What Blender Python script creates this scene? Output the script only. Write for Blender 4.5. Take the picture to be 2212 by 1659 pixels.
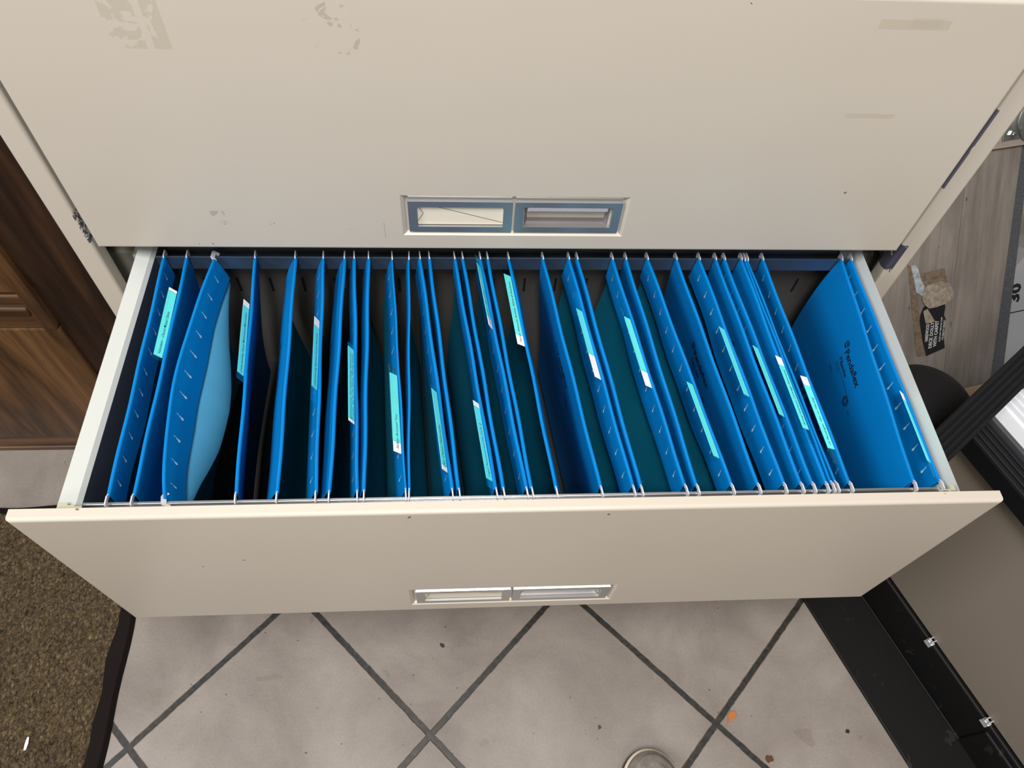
import bpy, bmesh, math, random
from mathutils import Vector, Matrix
random.seed(7)
for o in list(bpy.data.objects): bpy.data.objects.remove(o)
S = bpy.context.scene
COL = S.collection
Z0 = 0.65            # height of the open drawer's top edge level above the floor
pi = math.pi

# ---------------------------------------------------------------- camera, world, lights
cd = bpy.data.cameras.new('camera'); cam = bpy.data.objects.new('camera', cd); COL.objects.link(cam)
cam.location = (-0.06026, -0.58107, 0.61478 + Z0)
cam.rotation_euler = (math.radians(33.1015), math.radians(-3.1174), math.radians(-2.5637))
cd.sensor_width = 36; cd.sensor_fit = 'HORIZONTAL'; cd.lens = 1587.32 / 2212 * 36; cd.clip_start = 0.02
S.camera = cam
W = bpy.data.worlds.new('world'); S.world = W; W.use_nodes = True
bg = W.node_tree.nodes['Background']; bg.inputs[0].default_value = (1.0, 0.95, 0.90, 1); bg.inputs[1].default_value = 0.09
S.view_settings.view_transform = 'Standard'; S.view_settings.look = 'None'
S.view_settings.exposure = 0.0; S.view_settings.gamma = 1; S.view_settings.use_curve_mapping = False

def area(name, loc, sx, sy, power, col, aim):
    l = bpy.data.lights.new(name, 'AREA'); l.shape = 'RECTANGLE'; l.size = sx; l.size_y = sy; l.energy = power; l.color = col
    o = bpy.data.objects.new(name, l); COL.objects.link(o); o.location = loc
    o.rotation_euler = (Vector(aim) - Vector(loc)).to_track_quat('-Z', 'Y').to_euler()
    return o
area('window_light_left', (-1.9, -0.95, 2.35), 0.9, 0.9, 40, (0.95, 0.98, 1.0), (0, -0.15, 0.6))
area('ceiling_panel_light', (-0.12, -1.05, 2.70), 0.35, 1.0, 64, (1.0, 0.985, 0.95), (0.0, -0.5, 0.7))
area('front_fill_light', (0.1, -2.6, 2.5), 1.0, 0.6, 25, (1.0, 0.90, 0.79), (0.0, 0.0, 0.75))  # added fill that brightens and warms the cabinet fronts, not a ceiling panel

# ---------------------------------------------------------------- mesh helpers
class MB:
    def __init__(s): s.v = []; s.f = []; s.m = []
    def add(s, vs, fs, mi=0):
        b = len(s.v); s.v += [tuple(v) for v in vs]; s.f += [tuple(b + i for i in f) for f in fs]; s.m += [mi] * len(fs)
    def box(s, a, b, mi=0):
        x0, y0, z0 = a; x1, y1, z1 = b
        s.add([(x0,y0,z0),(x1,y0,z0),(x1,y1,z0),(x0,y1,z0),(x0,y0,z1),(x1,y0,z1),(x1,y1,z1),(x0,y1,z1)],
              [(0,3,2,1),(4,5,6,7),(0,1,5,4),(1,2,6,5),(2,3,7,6),(3,0,4,7)], mi)
    def quad(s, a, b, c, d, mi=0): s.add([a, b, c, d], [(0, 1, 2, 3)], mi)
    def prism(s, pts, h, mi=0, M=None):
        """polygon pts (u,v) at w=0, extruded to w=h; M maps (u,v,w) to place"""
        n = len(pts); vs = [(p[0], p[1], 0) for p in pts] + [(p[0], p[1], h) for p in pts]
        if M: vs = [M(v) for v in vs]
        s.add(vs, [tuple(range(n - 1, -1, -1)), tuple(range(n, 2 * n))] + [(i, (i + 1) % n, n + (i + 1) % n, n + i) for i in range(n)], mi)
    def cyl(s, c, axis, r, h, n=24, mi=0, r2=None):
        a = Vector(axis).normalized(); q = a.to_track_quat('Z', 'Y'); c = Vector(c); r2 = r if r2 is None else r2
        vs = [c + q @ Vector((r * math.cos(2*pi*i/n), r * math.sin(2*pi*i/n), 0)) for i in range(n)]
        vs += [c + q @ Vector((r2 * math.cos(2*pi*i/n), r2 * math.sin(2*pi*i/n), h)) for i in range(n)]
        s.add(vs, [tuple(range(n - 1, -1, -1)), tuple(range(n, 2*n))] + [(i, (i+1) % n, n + (i+1) % n, n + i) for i in range(n)], mi)
    def dome(s, c, axis, r, h, n=28, k=8, mi=0, flat=0.0):
        a = Vector(axis).normalized(); q = a.to_track_quat('Z', 'Y'); c = Vector(c); vs = []; fs = []
        for j in range(k):
            t = j / k * pi / 2
            for i in range(n):
                vs.append(c + q @ Vector((r * math.cos(t) * math.cos(2*pi*i/n), r * math.cos(t) * math.sin(2*pi*i/n), h * math.sin(t))))
        vs.append(c + q @ Vector((0, 0, h)))
        for j in range(k - 1):
            for i in range(n): fs.append((j*n+i, j*n+(i+1) % n, (j+1)*n+(i+1) % n, (j+1)*n+i))
        for i in range(n): fs.append(((k-1)*n+i, (k-1)*n+(i+1) % n, k*n))
        fs.append(tuple(range(n - 1, -1, -1)))
        s.add(vs, fs, mi)
    def build(s, name, mats, parent=None, bevel=0, seg=2, smooth=False, loc=None, rz=None):
        me = bpy.data.meshes.new(name); me.from_pydata(s.v, [], s.f)
        for m in (mats if isinstance(mats, (list, tuple)) else [mats]): me.materials.append(m)
        for p, mi in zip(me.polygons, s.m): p.material_index = mi; p.use_smooth = smooth
        me.update()
        bm = bmesh.new(); bm.from_mesh(me); bmesh.ops.recalc_face_normals(bm, faces=bm.faces); bm.to_mesh(me); bm.free()
        o = bpy.data.objects.new(name, me); COL.objects.link(o)
        if parent: o.parent = parent
        if bevel:
            b = o.modifiers.new('bevel', 'BEVEL'); b.width = bevel; b.segments = seg; b.limit_method = 'ANGLE'; b.angle_limit = 0.7
            b.harden_normals = False
        return o
def tag(o, label=None, cat=None, group=None, kind=None):
    if label: o['label'] = label
    if cat: o['category'] = cat
    if group: o['group'] = group
    if kind: o['kind'] = kind
    return o
def empty(name, loc, label, cat, group=None):
    o = bpy.data.objects.new(name, None); COL.objects.link(o); o.location = loc; o.empty_display_size = .05
    return tag(o, label, cat, group)
def text_geo(body, size, bold=0.0, shear=0.0, width=None):
    cu = bpy.data.curves.new('t', 'FONT'); cu.body = body; cu.size = size; cu.offset = bold; cu.shear = shear; cu.resolution_u = 2
    o = bpy.data.objects.new('t', cu); COL.objects.link(o)
    dg = bpy.context.evaluated_depsgraph_get(); me = bpy.data.meshes.new_from_object(o.evaluated_get(dg))
    vs = [tuple(v.co) for v in me.vertices]; fs = [tuple(p.vertices) for p in me.polygons]
    bpy.data.objects.remove(o); bpy.data.curves.remove(cu); bpy.data.meshes.remove(me)
    if vs:
        x0 = min(v[0] for v in vs); x1 = max(v[0] for v in vs); k = (width / (x1 - x0)) if width else 1
        vs = [((v[0] - x0) * k, v[1], 0) for v in vs]
    return vs, fs

# ---------------------------------------------------------------- materials
def mat(name, col, rough=0.5, metal=0.0, spec=0.5, **kw):
    m = bpy.data.materials.new(name); m.use_nodes = True; b = m.node_tree.nodes['Principled BSDF']
    b.inputs['Base Color'].default_value = (*col, 1); b.inputs['Roughness'].default_value = rough
    b.inputs['Metallic'].default_value = metal; b.inputs['Specular IOR Level'].default_value = spec
    for k, v in kw.items(): b.inputs[k].default_value = v
    return m
class NT:
    def __init__(s, m): s.t = m.node_tree; s.b = s.t.nodes['Principled BSDF']
    def n(s, ty, **kw):
        x = s.t.nodes.new(ty)
        for k, v in kw.items(): setattr(x, k, v)
        return x
    def l(s, a, b): s.t.links.new(a, b)
    def set(s, sock, v):
        if hasattr(v, 'is_linked') or hasattr(v, 'links'): s.l(v, sock)
        else: sock.default_value = v
    def math(s, op, a, b=0.0, c=None, clamp=False):
        x = s.n('ShaderNodeMath', operation=op); x.use_clamp = clamp; s.set(x.inputs[0], a); s.set(x.inputs[1], b)
        if c is not None: s.set(x.inputs[2], c)
        return x.outputs[0]
    def coord(s, which='Object'): return s.n('ShaderNodeTexCoord').outputs[which]
    def pos(s): return s.n('ShaderNodeNewGeometry').outputs['Position']
    def mapping(s, v, sc=(1,1,1), loc=(0,0,0), rot=(0,0,0)):
        m = s.n('ShaderNodeMapping'); s.l(v, m.inputs[0]); m.inputs['Scale'].default_value = sc; m.inputs['Location'].default_value = loc
        m.inputs['Rotation'].default_value = rot; return m.outputs[0]
    def noise(s, v, scale, detail=4, rough=0.55, dist=0.0):
        x = s.n('ShaderNodeTexNoise'); s.l(v, x.inputs['Vector']); x.inputs['Scale'].default_value = scale
        x.inputs['Detail'].default_value = detail; x.inputs['Roughness'].default_value = rough; x.inputs['Distortion'].default_value = dist
        return x.outputs['Fac']
    def ramp(s, f, stops, interp='LINEAR'):
        r = s.n('ShaderNodeValToRGB'); s.l(f, r.inputs[0]); e = r.color_ramp.elements; r.color_ramp.interpolation = interp
        while len(e) < len(stops): e.new(0.5)
        for i, (p, c) in enumerate(stops):
            e[i].position = p; e[i].color = (*c, 1) if len(c) == 3 else c
        return r.outputs[0]
    def mix(s, f, a, b, mode='MIX'):
        x = s.n('ShaderNodeMix', data_type='RGBA', blend_type=mode)
        s.set(x.inputs[0], f)
        for k, v in ((6, a), (7, b)):
            if isinstance(v, tuple): x.inputs[k].default_value = (*v, 1)
            else: s.l(v, x.inputs[k])
        return x.outputs[2]
    def bump(s, h, strength=0.3, dist=0.001):
        x = s.n('ShaderNodeBump'); s.l(h, x.inputs['Height']); x.inputs['Strength'].default_value = strength; x.inputs['Distance'].default_value = dist
        s.l(x.outputs[0], s.b.inputs['Normal'])
    def col(s, v): s.l(v, s.b.inputs['Base Color'])
    def xyz(s, v):
        x = s.n('ShaderNodeSeparateXYZ'); s.l(v, x.inputs[0]); return x.outputs

PAINT = (0.505, 0.453, 0.385)
def paint(name, marks=(), base=PAINT, edge=None):
    m = mat(name, base, 0.36, 0, 0.5); t = NT(m); c = t.coord(); X, Y, Z = t.xyz(c)
    col = t.mix(t.noise(c, 3.0, 2), tuple(k * .95 for k in base), tuple(min(1, k * 1.05) for k in base))
    fine = t.noise(c, 260, 3, 0.6)
    # tiny dark chips
    chips = t.math('GREATER_THAN', t.noise(c, 70, 1, 0.5, 0.3), 0.815)
    col = t.mix(chips, col, (0.16, 0.13, 0.10))
    for (x0, x1, z0, z1, sc, thr, mc, st) in marks:
        if z0 < 0.35: z0 += Z0; z1 += Z0
        inx = t.math('MULTIPLY', t.math('GREATER_THAN', X, x0), t.math('LESS_THAN', X, x1))
        inz = t.math('MULTIPLY', t.math('GREATER_THAN', Z, z0), t.math('LESS_THAN', Z, z1))
        r = t.math('MULTIPLY', inx, inz)
        if thr > 0:
            nn = t.noise(t.mapping(c, loc=(x0 * 7, z1 * 5, 0)), sc, 4, 0.6, 0.8)
            r = t.math('MULTIPLY', r, t.math('GREATER_THAN', nn, thr))
        col = t.mix(t.math('MULTIPLY', r, st), col, mc)
    t.col(col); t.bump(fine, 0.06, 0.0004)
    return m
grey1 = (0.33, 0.29, 0.225); grey2 = (0.40, 0.345, 0.27)
upper_marks = [
    (-0.345, -0.318, 0.238, 0.30, 55, 0.50, grey2, 0.55), (-0.312, -0.298, 0.238, 0.30, 60, 0.40, grey2, 0.55),
    (-0.188, -0.142, 0.236, 0.30, 70, 0.585, grey1, 0.6),
    (0.297, 0.360, 0.272, 0.281, 10, 0, (0.43, 0.375, 0.29), 0.6), (0.325, 0.352, 0.274, 0.283, 10, 0, grey2, 0.35),
    (0.308, 0.356, 0.183, 0.188, 10, 0, (0.44, 0.38, 0.30), 0.6),
    (-0.326, -0.305, 0.036, 0.056, 90, 0.56, grey1, 0.7), (-0.182, -0.14, 0.008, 0.055, 110, 0.67, (0.30, 0.23, 0.15), 0.8),
    (-0.262, -0.255, 0.036, 0.042, 400, 0.6, (0.1, .07, .05), 0.8), (-0.345, -0.325, 0.001, 0.010, 140, 0.62, (0.05, .05, .05), 0.9),
    (-0.1415, -0.1405, 0.018, 0.042, 10, 0, grey1, 0.6)]
M_paint_up = paint('almond_paint_taped', upper_marks)
M_paint = paint('almond_paint')
M_cab = paint('almond_paint_body', [(-0.4695, -0.464, Z0 - 0.006, Z0 + 0.040, 240, 0.50, (0.035, 0.04, 0.06), 0.95), (-0.478, -0.461, Z0 - 0.06, Z0 - 0.02, 160, 0.66, (0.05, 0.05, 0.06), 0.9),
        (0.4655, 0.4685, Z0 + 0.085, Z0 + 0.185, 14, 0.36, (0.05, 0.055, 0.10), 0.9), (0.458, 0.475, Z0 - 0.05, Z0 - 0.003, 60, 0.44, (0.03, 0.03, 0.06), 0.95)])
M_rim = mat('pale_enamel', (0.56, 0.575, 0.545), 0.38)
M_inner = mat('shaded_inner_paint', (0.050, 0.055, 0.065), 0.42)  # beige paint with the shade and blue bounce of the inner walls coloured in
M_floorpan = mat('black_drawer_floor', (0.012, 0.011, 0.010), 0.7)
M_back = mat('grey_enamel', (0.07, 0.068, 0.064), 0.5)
M_slide = mat('slide_grey', (0.20, 0.19, 0.165), 0.45)
M_black = mat('slot_shade_black', (0.006, 0.006, 0.007), 0.7)
M_steel = mat('satin_steel', (0.50, 0.50, 0.50), 0.36, 0.85); _t = NT(M_steel); _t.bump(_t.noise(_t.mapping(_t.coord(), (3, 300, 300)), 6), 0.12, 0.0003)
M_pull = mat('pull_metal', (0.30, 0.28, 0.28), 0.40, 0.7)
M_grip = mat('grip_metal', (0.72, 0.68, 0.70), 0.38, 0.5)
M_rail = mat('rail_metal', (0.13, 0.19, 0.27), 0.35, 0.8)
M_railf = mat('rail_galvanised', (0.55, 0.56, 0.58), 0.3, 0.9)
M_card = mat('cream_card', (0.70, 0.64, 0.52), 0.6)
M_line = mat('dark_crease', (0.06, 0.05, 0.05), 0.6)
M_blue = mat('blue_card', (0.0, 0.160, 0.46), 0.5, 0, 0.16); _t = NT(M_blue); _t.bump(_t.noise(_t.coord(), 900, 2), 0.08, 0.0003)
M_teal = mat('teal_card', (0.002, 0.165, 0.27), 0.55, 0, 0.3)
M_pale = mat('pale_blue_card', (0.08, 0.34, 0.55), 0.6, 0, 0.3)
M_slit = mat('slit_paper', (0.50, 0.64, 0.74), 0.5)
M_ink = mat('printing_ink', (0.003, 0.006, 0.02), 0.6)
M_hook = mat('hook_enamel', (0.66, 0.63, 0.66), 0.4, 0.1)
M_white = mat('white_paper', (0.90, 0.90, 0.90), 0.6)
M_textink = mat('label_ink', (0.01, 0.03, 0.05), 0.7)
def plastic():
    m = bpy.data.materials.new('teal_clear_plastic'); m.use_nodes = True; t = m.node_tree; t.nodes.clear()
    tr = t.nodes.new('ShaderNodeBsdfTransparent'); tr.inputs[0].default_value = (0.42, 1.0, 1.0, 1)
    gl = t.nodes.new('ShaderNodeBsdfGlossy'); gl.inputs[0].default_value = (0.8, 1, 1, 1); gl.inputs['Roughness'].default_value = 0.12
    fr = t.nodes.new('ShaderNodeFresnel'); fr.inputs[0].default_value = 1.45
    mx = t.nodes.new('ShaderNodeMixShader'); sc = t.nodes.new('ShaderNodeMath'); sc.operation = 'MULTIPLY'; sc.inputs[1].default_value = 0.22; sc.use_clamp = True; t.links.new(fr.outputs[0], sc.inputs[0]); out = t.nodes.new('ShaderNodeOutputMaterial')
    t.links.new(sc.outputs[0], mx.inputs[0]); t.links.new(tr.outputs[0], mx.inputs[1]); t.links.new(gl.outputs[0], mx.inputs[2]); t.links.new(mx.outputs[0], out.inputs[0])
    return m
M_plastic = plastic()

def tile_mat():
    m = mat('ceramic_tile', (0.3, 0.27, 0.24), 0.45); t = NT(m); P = t.pos(); X, Y, Z = t.xyz(P)
    s = 0.4560 / math.sqrt(2)
    wob = t.math('MULTIPLY', t.math('SUBTRACT', t.noise(P, 60, 3), 0.5), 0.004)
    x = t.math('ADD', t.math('SUBTRACT', X, -0.1112), wob); y = t.math('SUBTRACT', Y, -0.4116)
    ds = []
    for sgn in (1, -1):
        u = t.math('DIVIDE', t.math('MULTIPLY', t.math('ADD' if sgn > 0 else 'SUBTRACT', x, y), 0.70711), s)
        fr = t.math('FRACT', t.math('ADD', u, 100.5)); ds.append(t.math('ABSOLUTE', t.math('SUBTRACT', fr, 0.5)))
    d = t.math('MULTIPLY', t.math('MINIMUM', ds[0], ds[1]), s)
    g = t.math('SUBTRACT', 1.0, t.math('DIVIDE', t.math('SUBTRACT', d, 0.0038), 0.0016, clamp=True), clamp=True)
    base = t.ramp(t.noise(P, 5, 6, 0.6, 0.3), [(0.3, (0.165, 0.136, 0.115)), (0.5, (0.235, 0.200, 0.174)), (0.72, (0.305, 0.266, 0.236))])
    fine = t.noise(P, 260, 3, 0.7)
    base = t.mix(0.5, base, t.ramp(fine, [(0.3, (0.80, 0.80, 0.80)), (0.7, (1.15, 1.15, 1.15))]), 'MULTIPLY')
    specks = t.math('GREATER_THAN', t.noise(P, 95, 1.8, 0.45), 0.755)
    base = t.mix(specks, base, (0.05, 0.035, 0.025))
    smear = t.math('GREATER_THAN', t.noise(t.mapping(P, loc=(3, 1, 0)), 17, 2, 0.4, 0.4), 0.735)
    base = t.mix(t.math('MULTIPLY', smear, 0.25), base, (0.12, 0.09, 0.07))
    gc = t.ramp(t.noise(P, 130, 4, 0.7), [(0.35, (0.007, 0.0065, 0.006)), (0.7, (0.042, 0.036, 0.030))])
    t.col(t.mix(g, base, gc))
    hh = t.math('SUBTRACT', t.math('MULTIPLY', t.noise(P, 30, 3), 0.25), g); t.bump(hh, 0.6, 0.002)
    return m
M_tile = tile_mat()
def wood(name, c0, c1, c2, axis=2, sc=1.0, rough=0.42):
    m = mat(name, c1, rough); t = NT(m); c = t.coord()
    st = [70, 70, 70]; st[axis] = 2.6; a = t.noise(t.mapping(c, tuple(k * sc for k in st)), 1.0, 6, 0.6, 0.4)
    st2 = [9, 9, 9]; st2[axis] = 1.1; b = t.noise(t.mapping(c, tuple(k * sc for k in st2)), 1.0, 3, 0.5, 0.9)
    f = t.math('ADD', t.math('MULTIPLY', a, 0.55), t.math('MULTIPLY', t.math('PINGPONG', t.math('MULTIPLY', b, 9.0), 1.0), 0.30))
    pr = [420, 420, 420]; pr[axis] = 14; pores = t.math('GREATER_THAN', t.noise(t.mapping(c, tuple(k * sc for k in pr)), 1, 2), 0.66)
    col = t.ramp(f, [(0.25, c0), (0.48, c1), (0.70, c2)]); col = t.mix(t.math('MULTIPLY', pores, 0.5), col, tuple(k * .35 for k in c0))
    t.col(col); t.bump(a, 0.15, 0.0008)
    return m
M_wdark = wood('dark_oak', (0.012, 0.005, 0.003), (0.028, 0.012, 0.006), (0.055, 0.024, 0.011))
M_wmid = wood('mid_oak', (0.042, 0.019, 0.007), (0.108, 0.050, 0.019), (0.20, 0.098, 0.038))
M_wmidx = wood('mid_oak_across', (0.038, 0.017, 0.007), (0.095, 0.044, 0.017), (0.18, 0.088, 0.036), axis=0)
M_grey = mat('weathered_grey_board', (0.25, 0.22, 0.2), 0.75); _t = NT(M_grey); _c = _t.coord()
_a = _t.noise(_t.mapping(_c, (60, 3, 60)), 1.0, 6, 0.65, 0.2); _b = _t.noise(_t.mapping(_c, (14, 5, 14)), 1.0, 4, 0.6, 0.3)
_col = _t.ramp(_t.math('ADD', _t.math('MULTIPLY', _a, 0.5), _t.math('MULTIPLY', _b, 0.5)), [(0.30, (0.125, 0.105, 0.09)), (0.5, (0.225, 0.195, 0.172)), (0.68, (0.32, 0.28, 0.25))])
_sc = _t.math('GREATER_THAN', _t.noise(_t.mapping(_c, (40, 22, 40)), 1.0, 3, .5, .4), 0.72); _col = _t.mix(_t.math('MULTIPLY', _sc, .6), _col, (0.035, .025, .018))
_t.col(_col); _t.bump(_a, 0.2, 0.0008)
M_tan = mat('raw_tan_wood', (0.50, 0.36, 0.25), 0.7)
M_felt = mat('charcoal_felt', (0.085, 0.088, 0.10), 0.95); _t = NT(M_felt); _c = _t.coord(); _t.col(_t.ramp(_t.noise(_c, 700, 3, .8), [(0.35, (0.02, .02, .025)), (0.65, (0.14, .145, .16))])); _t.bump(_t.noise(_c, 600, 3), 0.6, 0.001)
M_rubber = mat('black_rubber', (0.010, 0.010, 0.012), 0.5, 0, 0.25)
M_rubm = mat('scuffed_black_plastic', (0.006, 0.006, 0.006), 0.55, 0, 0.2); _t = NT(M_rubm); _c = _t.coord()
_t.col(_t.mix(_t.math('MULTIPLY', _t.math('GREATER_THAN', _t.noise(_c, 24, 5, .7, .6), 0.64), 0.12), (0.0055, 0.005, 0.005), (0.10, 0.085, 0.07)))
M_brown = mat('taupe_panel', (0.185, 0.155, 0.125), 0.5); _t = NT(M_brown); _t.bump(_t.noise(_t.coord(), 500, 2), 0.1, 0.0004)
M_alu = mat('brushed_aluminium', (0.86, 0.88, 0.94), 0.35, 0.35)
M_chrome = mat('chrome', (0.75, 0.74, 0.72), 0.15, 1.0)
M_castor = mat('galvanised_steel', (0.38, 0.40, 0.38), 0.35, 0.8)
M_clip = mat('clip_metal', (0.70, 0.70, 0.70), 0.35, 0.6)
M_carton = mat('grey_carton', (0.36, 0.36, 0.38), 0.6)
M_wall = mat('cream_wall', (0.45, 0.40, 0.33), 0.8)

# ---------------------------------------------------------------- setting
b = MB(); b.box((-2.2, -2.6, -0.05), (2.2, 0.66, 0.0)); tag(b.build('floor', M_tile), kind='structure')
b = MB(); b.box((-2.2, 0.64, 0.0), (2.2, 0.70, 2.8)); tag(b.build('wall_back', M_wall), kind='structure')

# ---------------------------------------------------------------- filing cabinet
HW = 0.454; FH = 0.300; OD = 0.3163
cab = empty('filing_cabinet', (0, 0, 0), 'almond lateral filing cabinet with its third drawer pulled out', 'filing cabinet')
b = MB()
H0 = 0.0; HT = Z0 + 0.62
b.box((-0.492, 0.030, 0.0), (-0.489, 0.47, HT)); b.box((0.489, 0.030, 0.0), (0.492, 0.47, HT))
b.box((-0.489, 0.467, 0.0), (0.489, 0.470, HT)); b.box((-0.489, 0.030, 0.0), (0.489, 0.467, 0.030))
b.box((-0.492, 0.004, HT), (0.492, 0.472, HT + 0.02))
b.build('cabinet_body', M_cab, cab, 0.0008)
for sx in (-1, 1):
    b = MB(); xs = sorted((sx * 0.4665, sx * 0.492)); b.box((xs[0], 0.0125, 0.0), (xs[1], 0.034, HT)); b.build('corner_post', M_cab, cab, 0.0035, 3)
    xs = sorted((sx * 0.452, sx * 0.489))
    for zc in (Z0 - 0.17, Z0 + 0.13):
        b = MB(); b.box((xs[0], 0.06, zc), (xs[1], 0.45, zc + 0.10), 0); b.build('slide_rail', M_slide, cab, 0.003)
    xs = sorted((sx * 0.440, sx * 0.451)); b = MB(); b.box((xs[0], 0.045, Z0 - 0.10), (xs[1], 0.45, Z0 - 0.06)); b.build('slide_channel', M_rim, cab, 0.002)

def grid_front(b, y, xs, zs, skip):
    for i in range(len(xs) - 1):
        for j in range(len(zs) - 1):
            if (i, j) in skip: continue
            b.quad((xs[i], y, zs[j]), (xs[i+1], y, zs[j]), (xs[i+1], y, zs[j+1]), (xs[i], y, zs[j+1]), 0)
ZR0, ZR1, XR = 0.0225, 0.0800, 0.1215      # recess
def front(b, y, zb, th=0.0113):
    """pressed sheet front: face with recess, rolled edges and back"""
    B = 0.0035
    o = [(-HW, zb), (HW, zb), (HW, zb + FH), (-HW, zb + FH)]
    i_ = [(-HW + B, zb + B), (HW - B, zb + B), (HW - B, zb + FH - B), (-HW + B, zb + FH - B)]
    # rolled edge in 4 steps
    prev = None
    for k in range(5):
        a = k / 4 * pi / 2; ins = B * (1 - math.sin(a)); dy = B * (1 - math.cos(a))
        ring = [(-HW + ins, y + dy, zb + ins), (HW - ins, y + dy, zb + ins), (HW - ins, y + dy, zb + FH - ins), (-HW + ins, y + dy, zb + FH - ins)]
        if prev:
            for q in range(4): b.quad(prev[q], prev[(q+1) % 4], ring[(q+1) % 4], ring[q], 0)
        prev = ring
    back = [(p[0], y + th, p[2]) for p in prev]
    for q in range(4): b.quad(prev[q], prev[(q+1) % 4], back[(q+1) % 4], back[q], 0)
    b.quad(*back[::-1], 0)
    xs = [-HW + B, -XR, XR, HW - B]; zs = [zb + B, zb + ZR0, zb + ZR1, zb + FH - B]
    grid_front(b, y, xs, zs, {(1, 1)})
    R = [(-XR, zb + ZR0), (XR, zb + ZR0), (XR, zb + ZR1), (-XR, zb + ZR1)]
    s1 = 0.005; dep = 0.0045
    Rr = [(-XR + s1, zb + ZR0 + s1 * .6), (XR - s1, zb + ZR0 + s1 * .6), (XR - s1, zb + ZR1 - s1 * 1.2), (-XR + s1, zb + ZR1 - s1 * 1.2)]
    mid = [((R[q][0] * .35 + Rr[q][0] * .65), (R[q][1] * .35 + Rr[q][1] * .65)) for q in range(4)]
    L1 = [(p[0], y, p[1]) for p in R]; L2 = [(p[0], y + dep * .45, p[1]) for p in mid]; L3 = [(p[0], y + dep, p[1]) for p in Rr]
    for A, Bq in ((L1, L2), (L2, L3)):
        for q in range(4): b.quad(A[q], A[(q+1) % 4], Bq[(q+1) % 4], Bq[q], 0)
    # recess floor with hole for the finger pull
    x0, x1, z0, z1 = Rr[0][0], Rr[1][0], Rr[0][1], Rr[2][1]
    px0, px1, pz0, pz1 = 0.010, 0.103, zb + 0.0335, zb + 0.0670
    grid_front(b, y + dep, [x0, px0, px1, x1], [z0, pz0, pz1, z1], {(1, 1)})
def frame_ring(b, x0, x1, z0, z1, w, y, t, mi=0):
    O = [(x0, z0), (x1, z0), (x1, z1), (x0, z1)]; I = [(x0 + w, z0 + w), (x1 - w, z0 + w), (x1 - w, z1 - w), (x0 + w, z1 - w)]
    c = 0.0012
    rings = [[(p[0], y, p[1]) for p in O], [(p[0] - math.copysign(-c, (x0+x1)/2 - p[0]) * 1, y - t, p[1] + math.copysign(c, (z0+z1)/2 - p[1])) for p in O],
             [(p[0], y - t, p[1]) for p in I], [(p[0], y - t * .2, p[1]) for p in I]]
    for A, Bq in zip(rings, rings[1:]):
        for q in range(4): b.quad(A[q], A[(q+1) % 4], Bq[(q+1) % 4], Bq[q], mi)
def hardware(dr, y, zb, crease):
    dep = 0.0045; yf = y + dep
    b = MB(); frame_ring(b, -0.1130, -0.0045, zb + 0.0270, zb + 0.0725, 0.0085, yf - 0.0002, 0.0042); o = b.build('label_holder', M_steel, dr)
    b = MB(); b.box((-0.1045, yf - 0.0012, zb + 0.0355), (-0.0130, yf - 0.0006, zb + 0.0640), 0)
    b.box((-0.1045, yf - 0.0016, zb + 0.0350), (-0.0130, yf - 0.0004, zb + 0.0362), 1)
    if crease:
        def ln(p, q, w=0.0003):
            d = Vector((q[0]-p[0], 0, q[1]-p[1])).normalized(); n = Vector((-d.z, 0, d.x)) * w; yy = yf - 0.0014
            b.quad((p[0]+n.x, yy, p[1]+n.z), (q[0]+n.x, yy, q[1]+n.z), (q[0]-n.x, yy, q[1]-n.z), (p[0]-n.x, yy, p[1]-n.z), 1)
        for p, q in crease: ln(p, q)
    b.build('label_card', [M_card, M_line], dr)
    b = MB(); frame_ring(b, 0.0005, 0.1135, zb + 0.0270, zb + 0.0725, 0.0085, yf - 0.0002, 0.0042); b.build('pull_frame', M_steel, dr)
    # scooped finger pull
    b = MB(); x0, x1 = 0.010, 0.103; pr = [(0.0, 0.0670), (0.013, 0.0660), (0.0145, 0.058), (0.0135, 0.0500), (0.0115, 0.0485), (0.0065, 0.0400), (0.0060, 0.0345), (0.0, 0.0335)]
    for (d0, z0), (d1, z1) in zip(pr, pr[1:]):
        e0 = min(d0 * .6, .006); e1 = min(d1 * .6, .006)
        b.quad((x0 + e0, yf + d0, zb + z0), (x1 - e0, yf + d0, zb + z0), (x1 - e1, yf + d1, zb + z1), (x0 + e1, yf + d1, zb + z1))
        b.quad((x0, yf, zb + z0), (x0 + e0, yf + d0, zb + z0), (x0 + e1, yf + d1, zb + z1), (x0, yf, zb + z1))
        b.quad((x1 - e0, yf + d0, zb + z0), (x1, yf, zb + z0), (x1, yf, zb + z1), (x1 - e1, yf + d1, zb + z1))
    b.build('finger_pull', M_pull, dr, smooth=False)
    b = MB(); b.box((0.0125, yf - 0.0034, zb + 0.0570), (0.1005, yf + 0.0020, zb + 0.0632)); b.build('pull_grip', M_grip, dr, 0.0016, 3)

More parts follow.
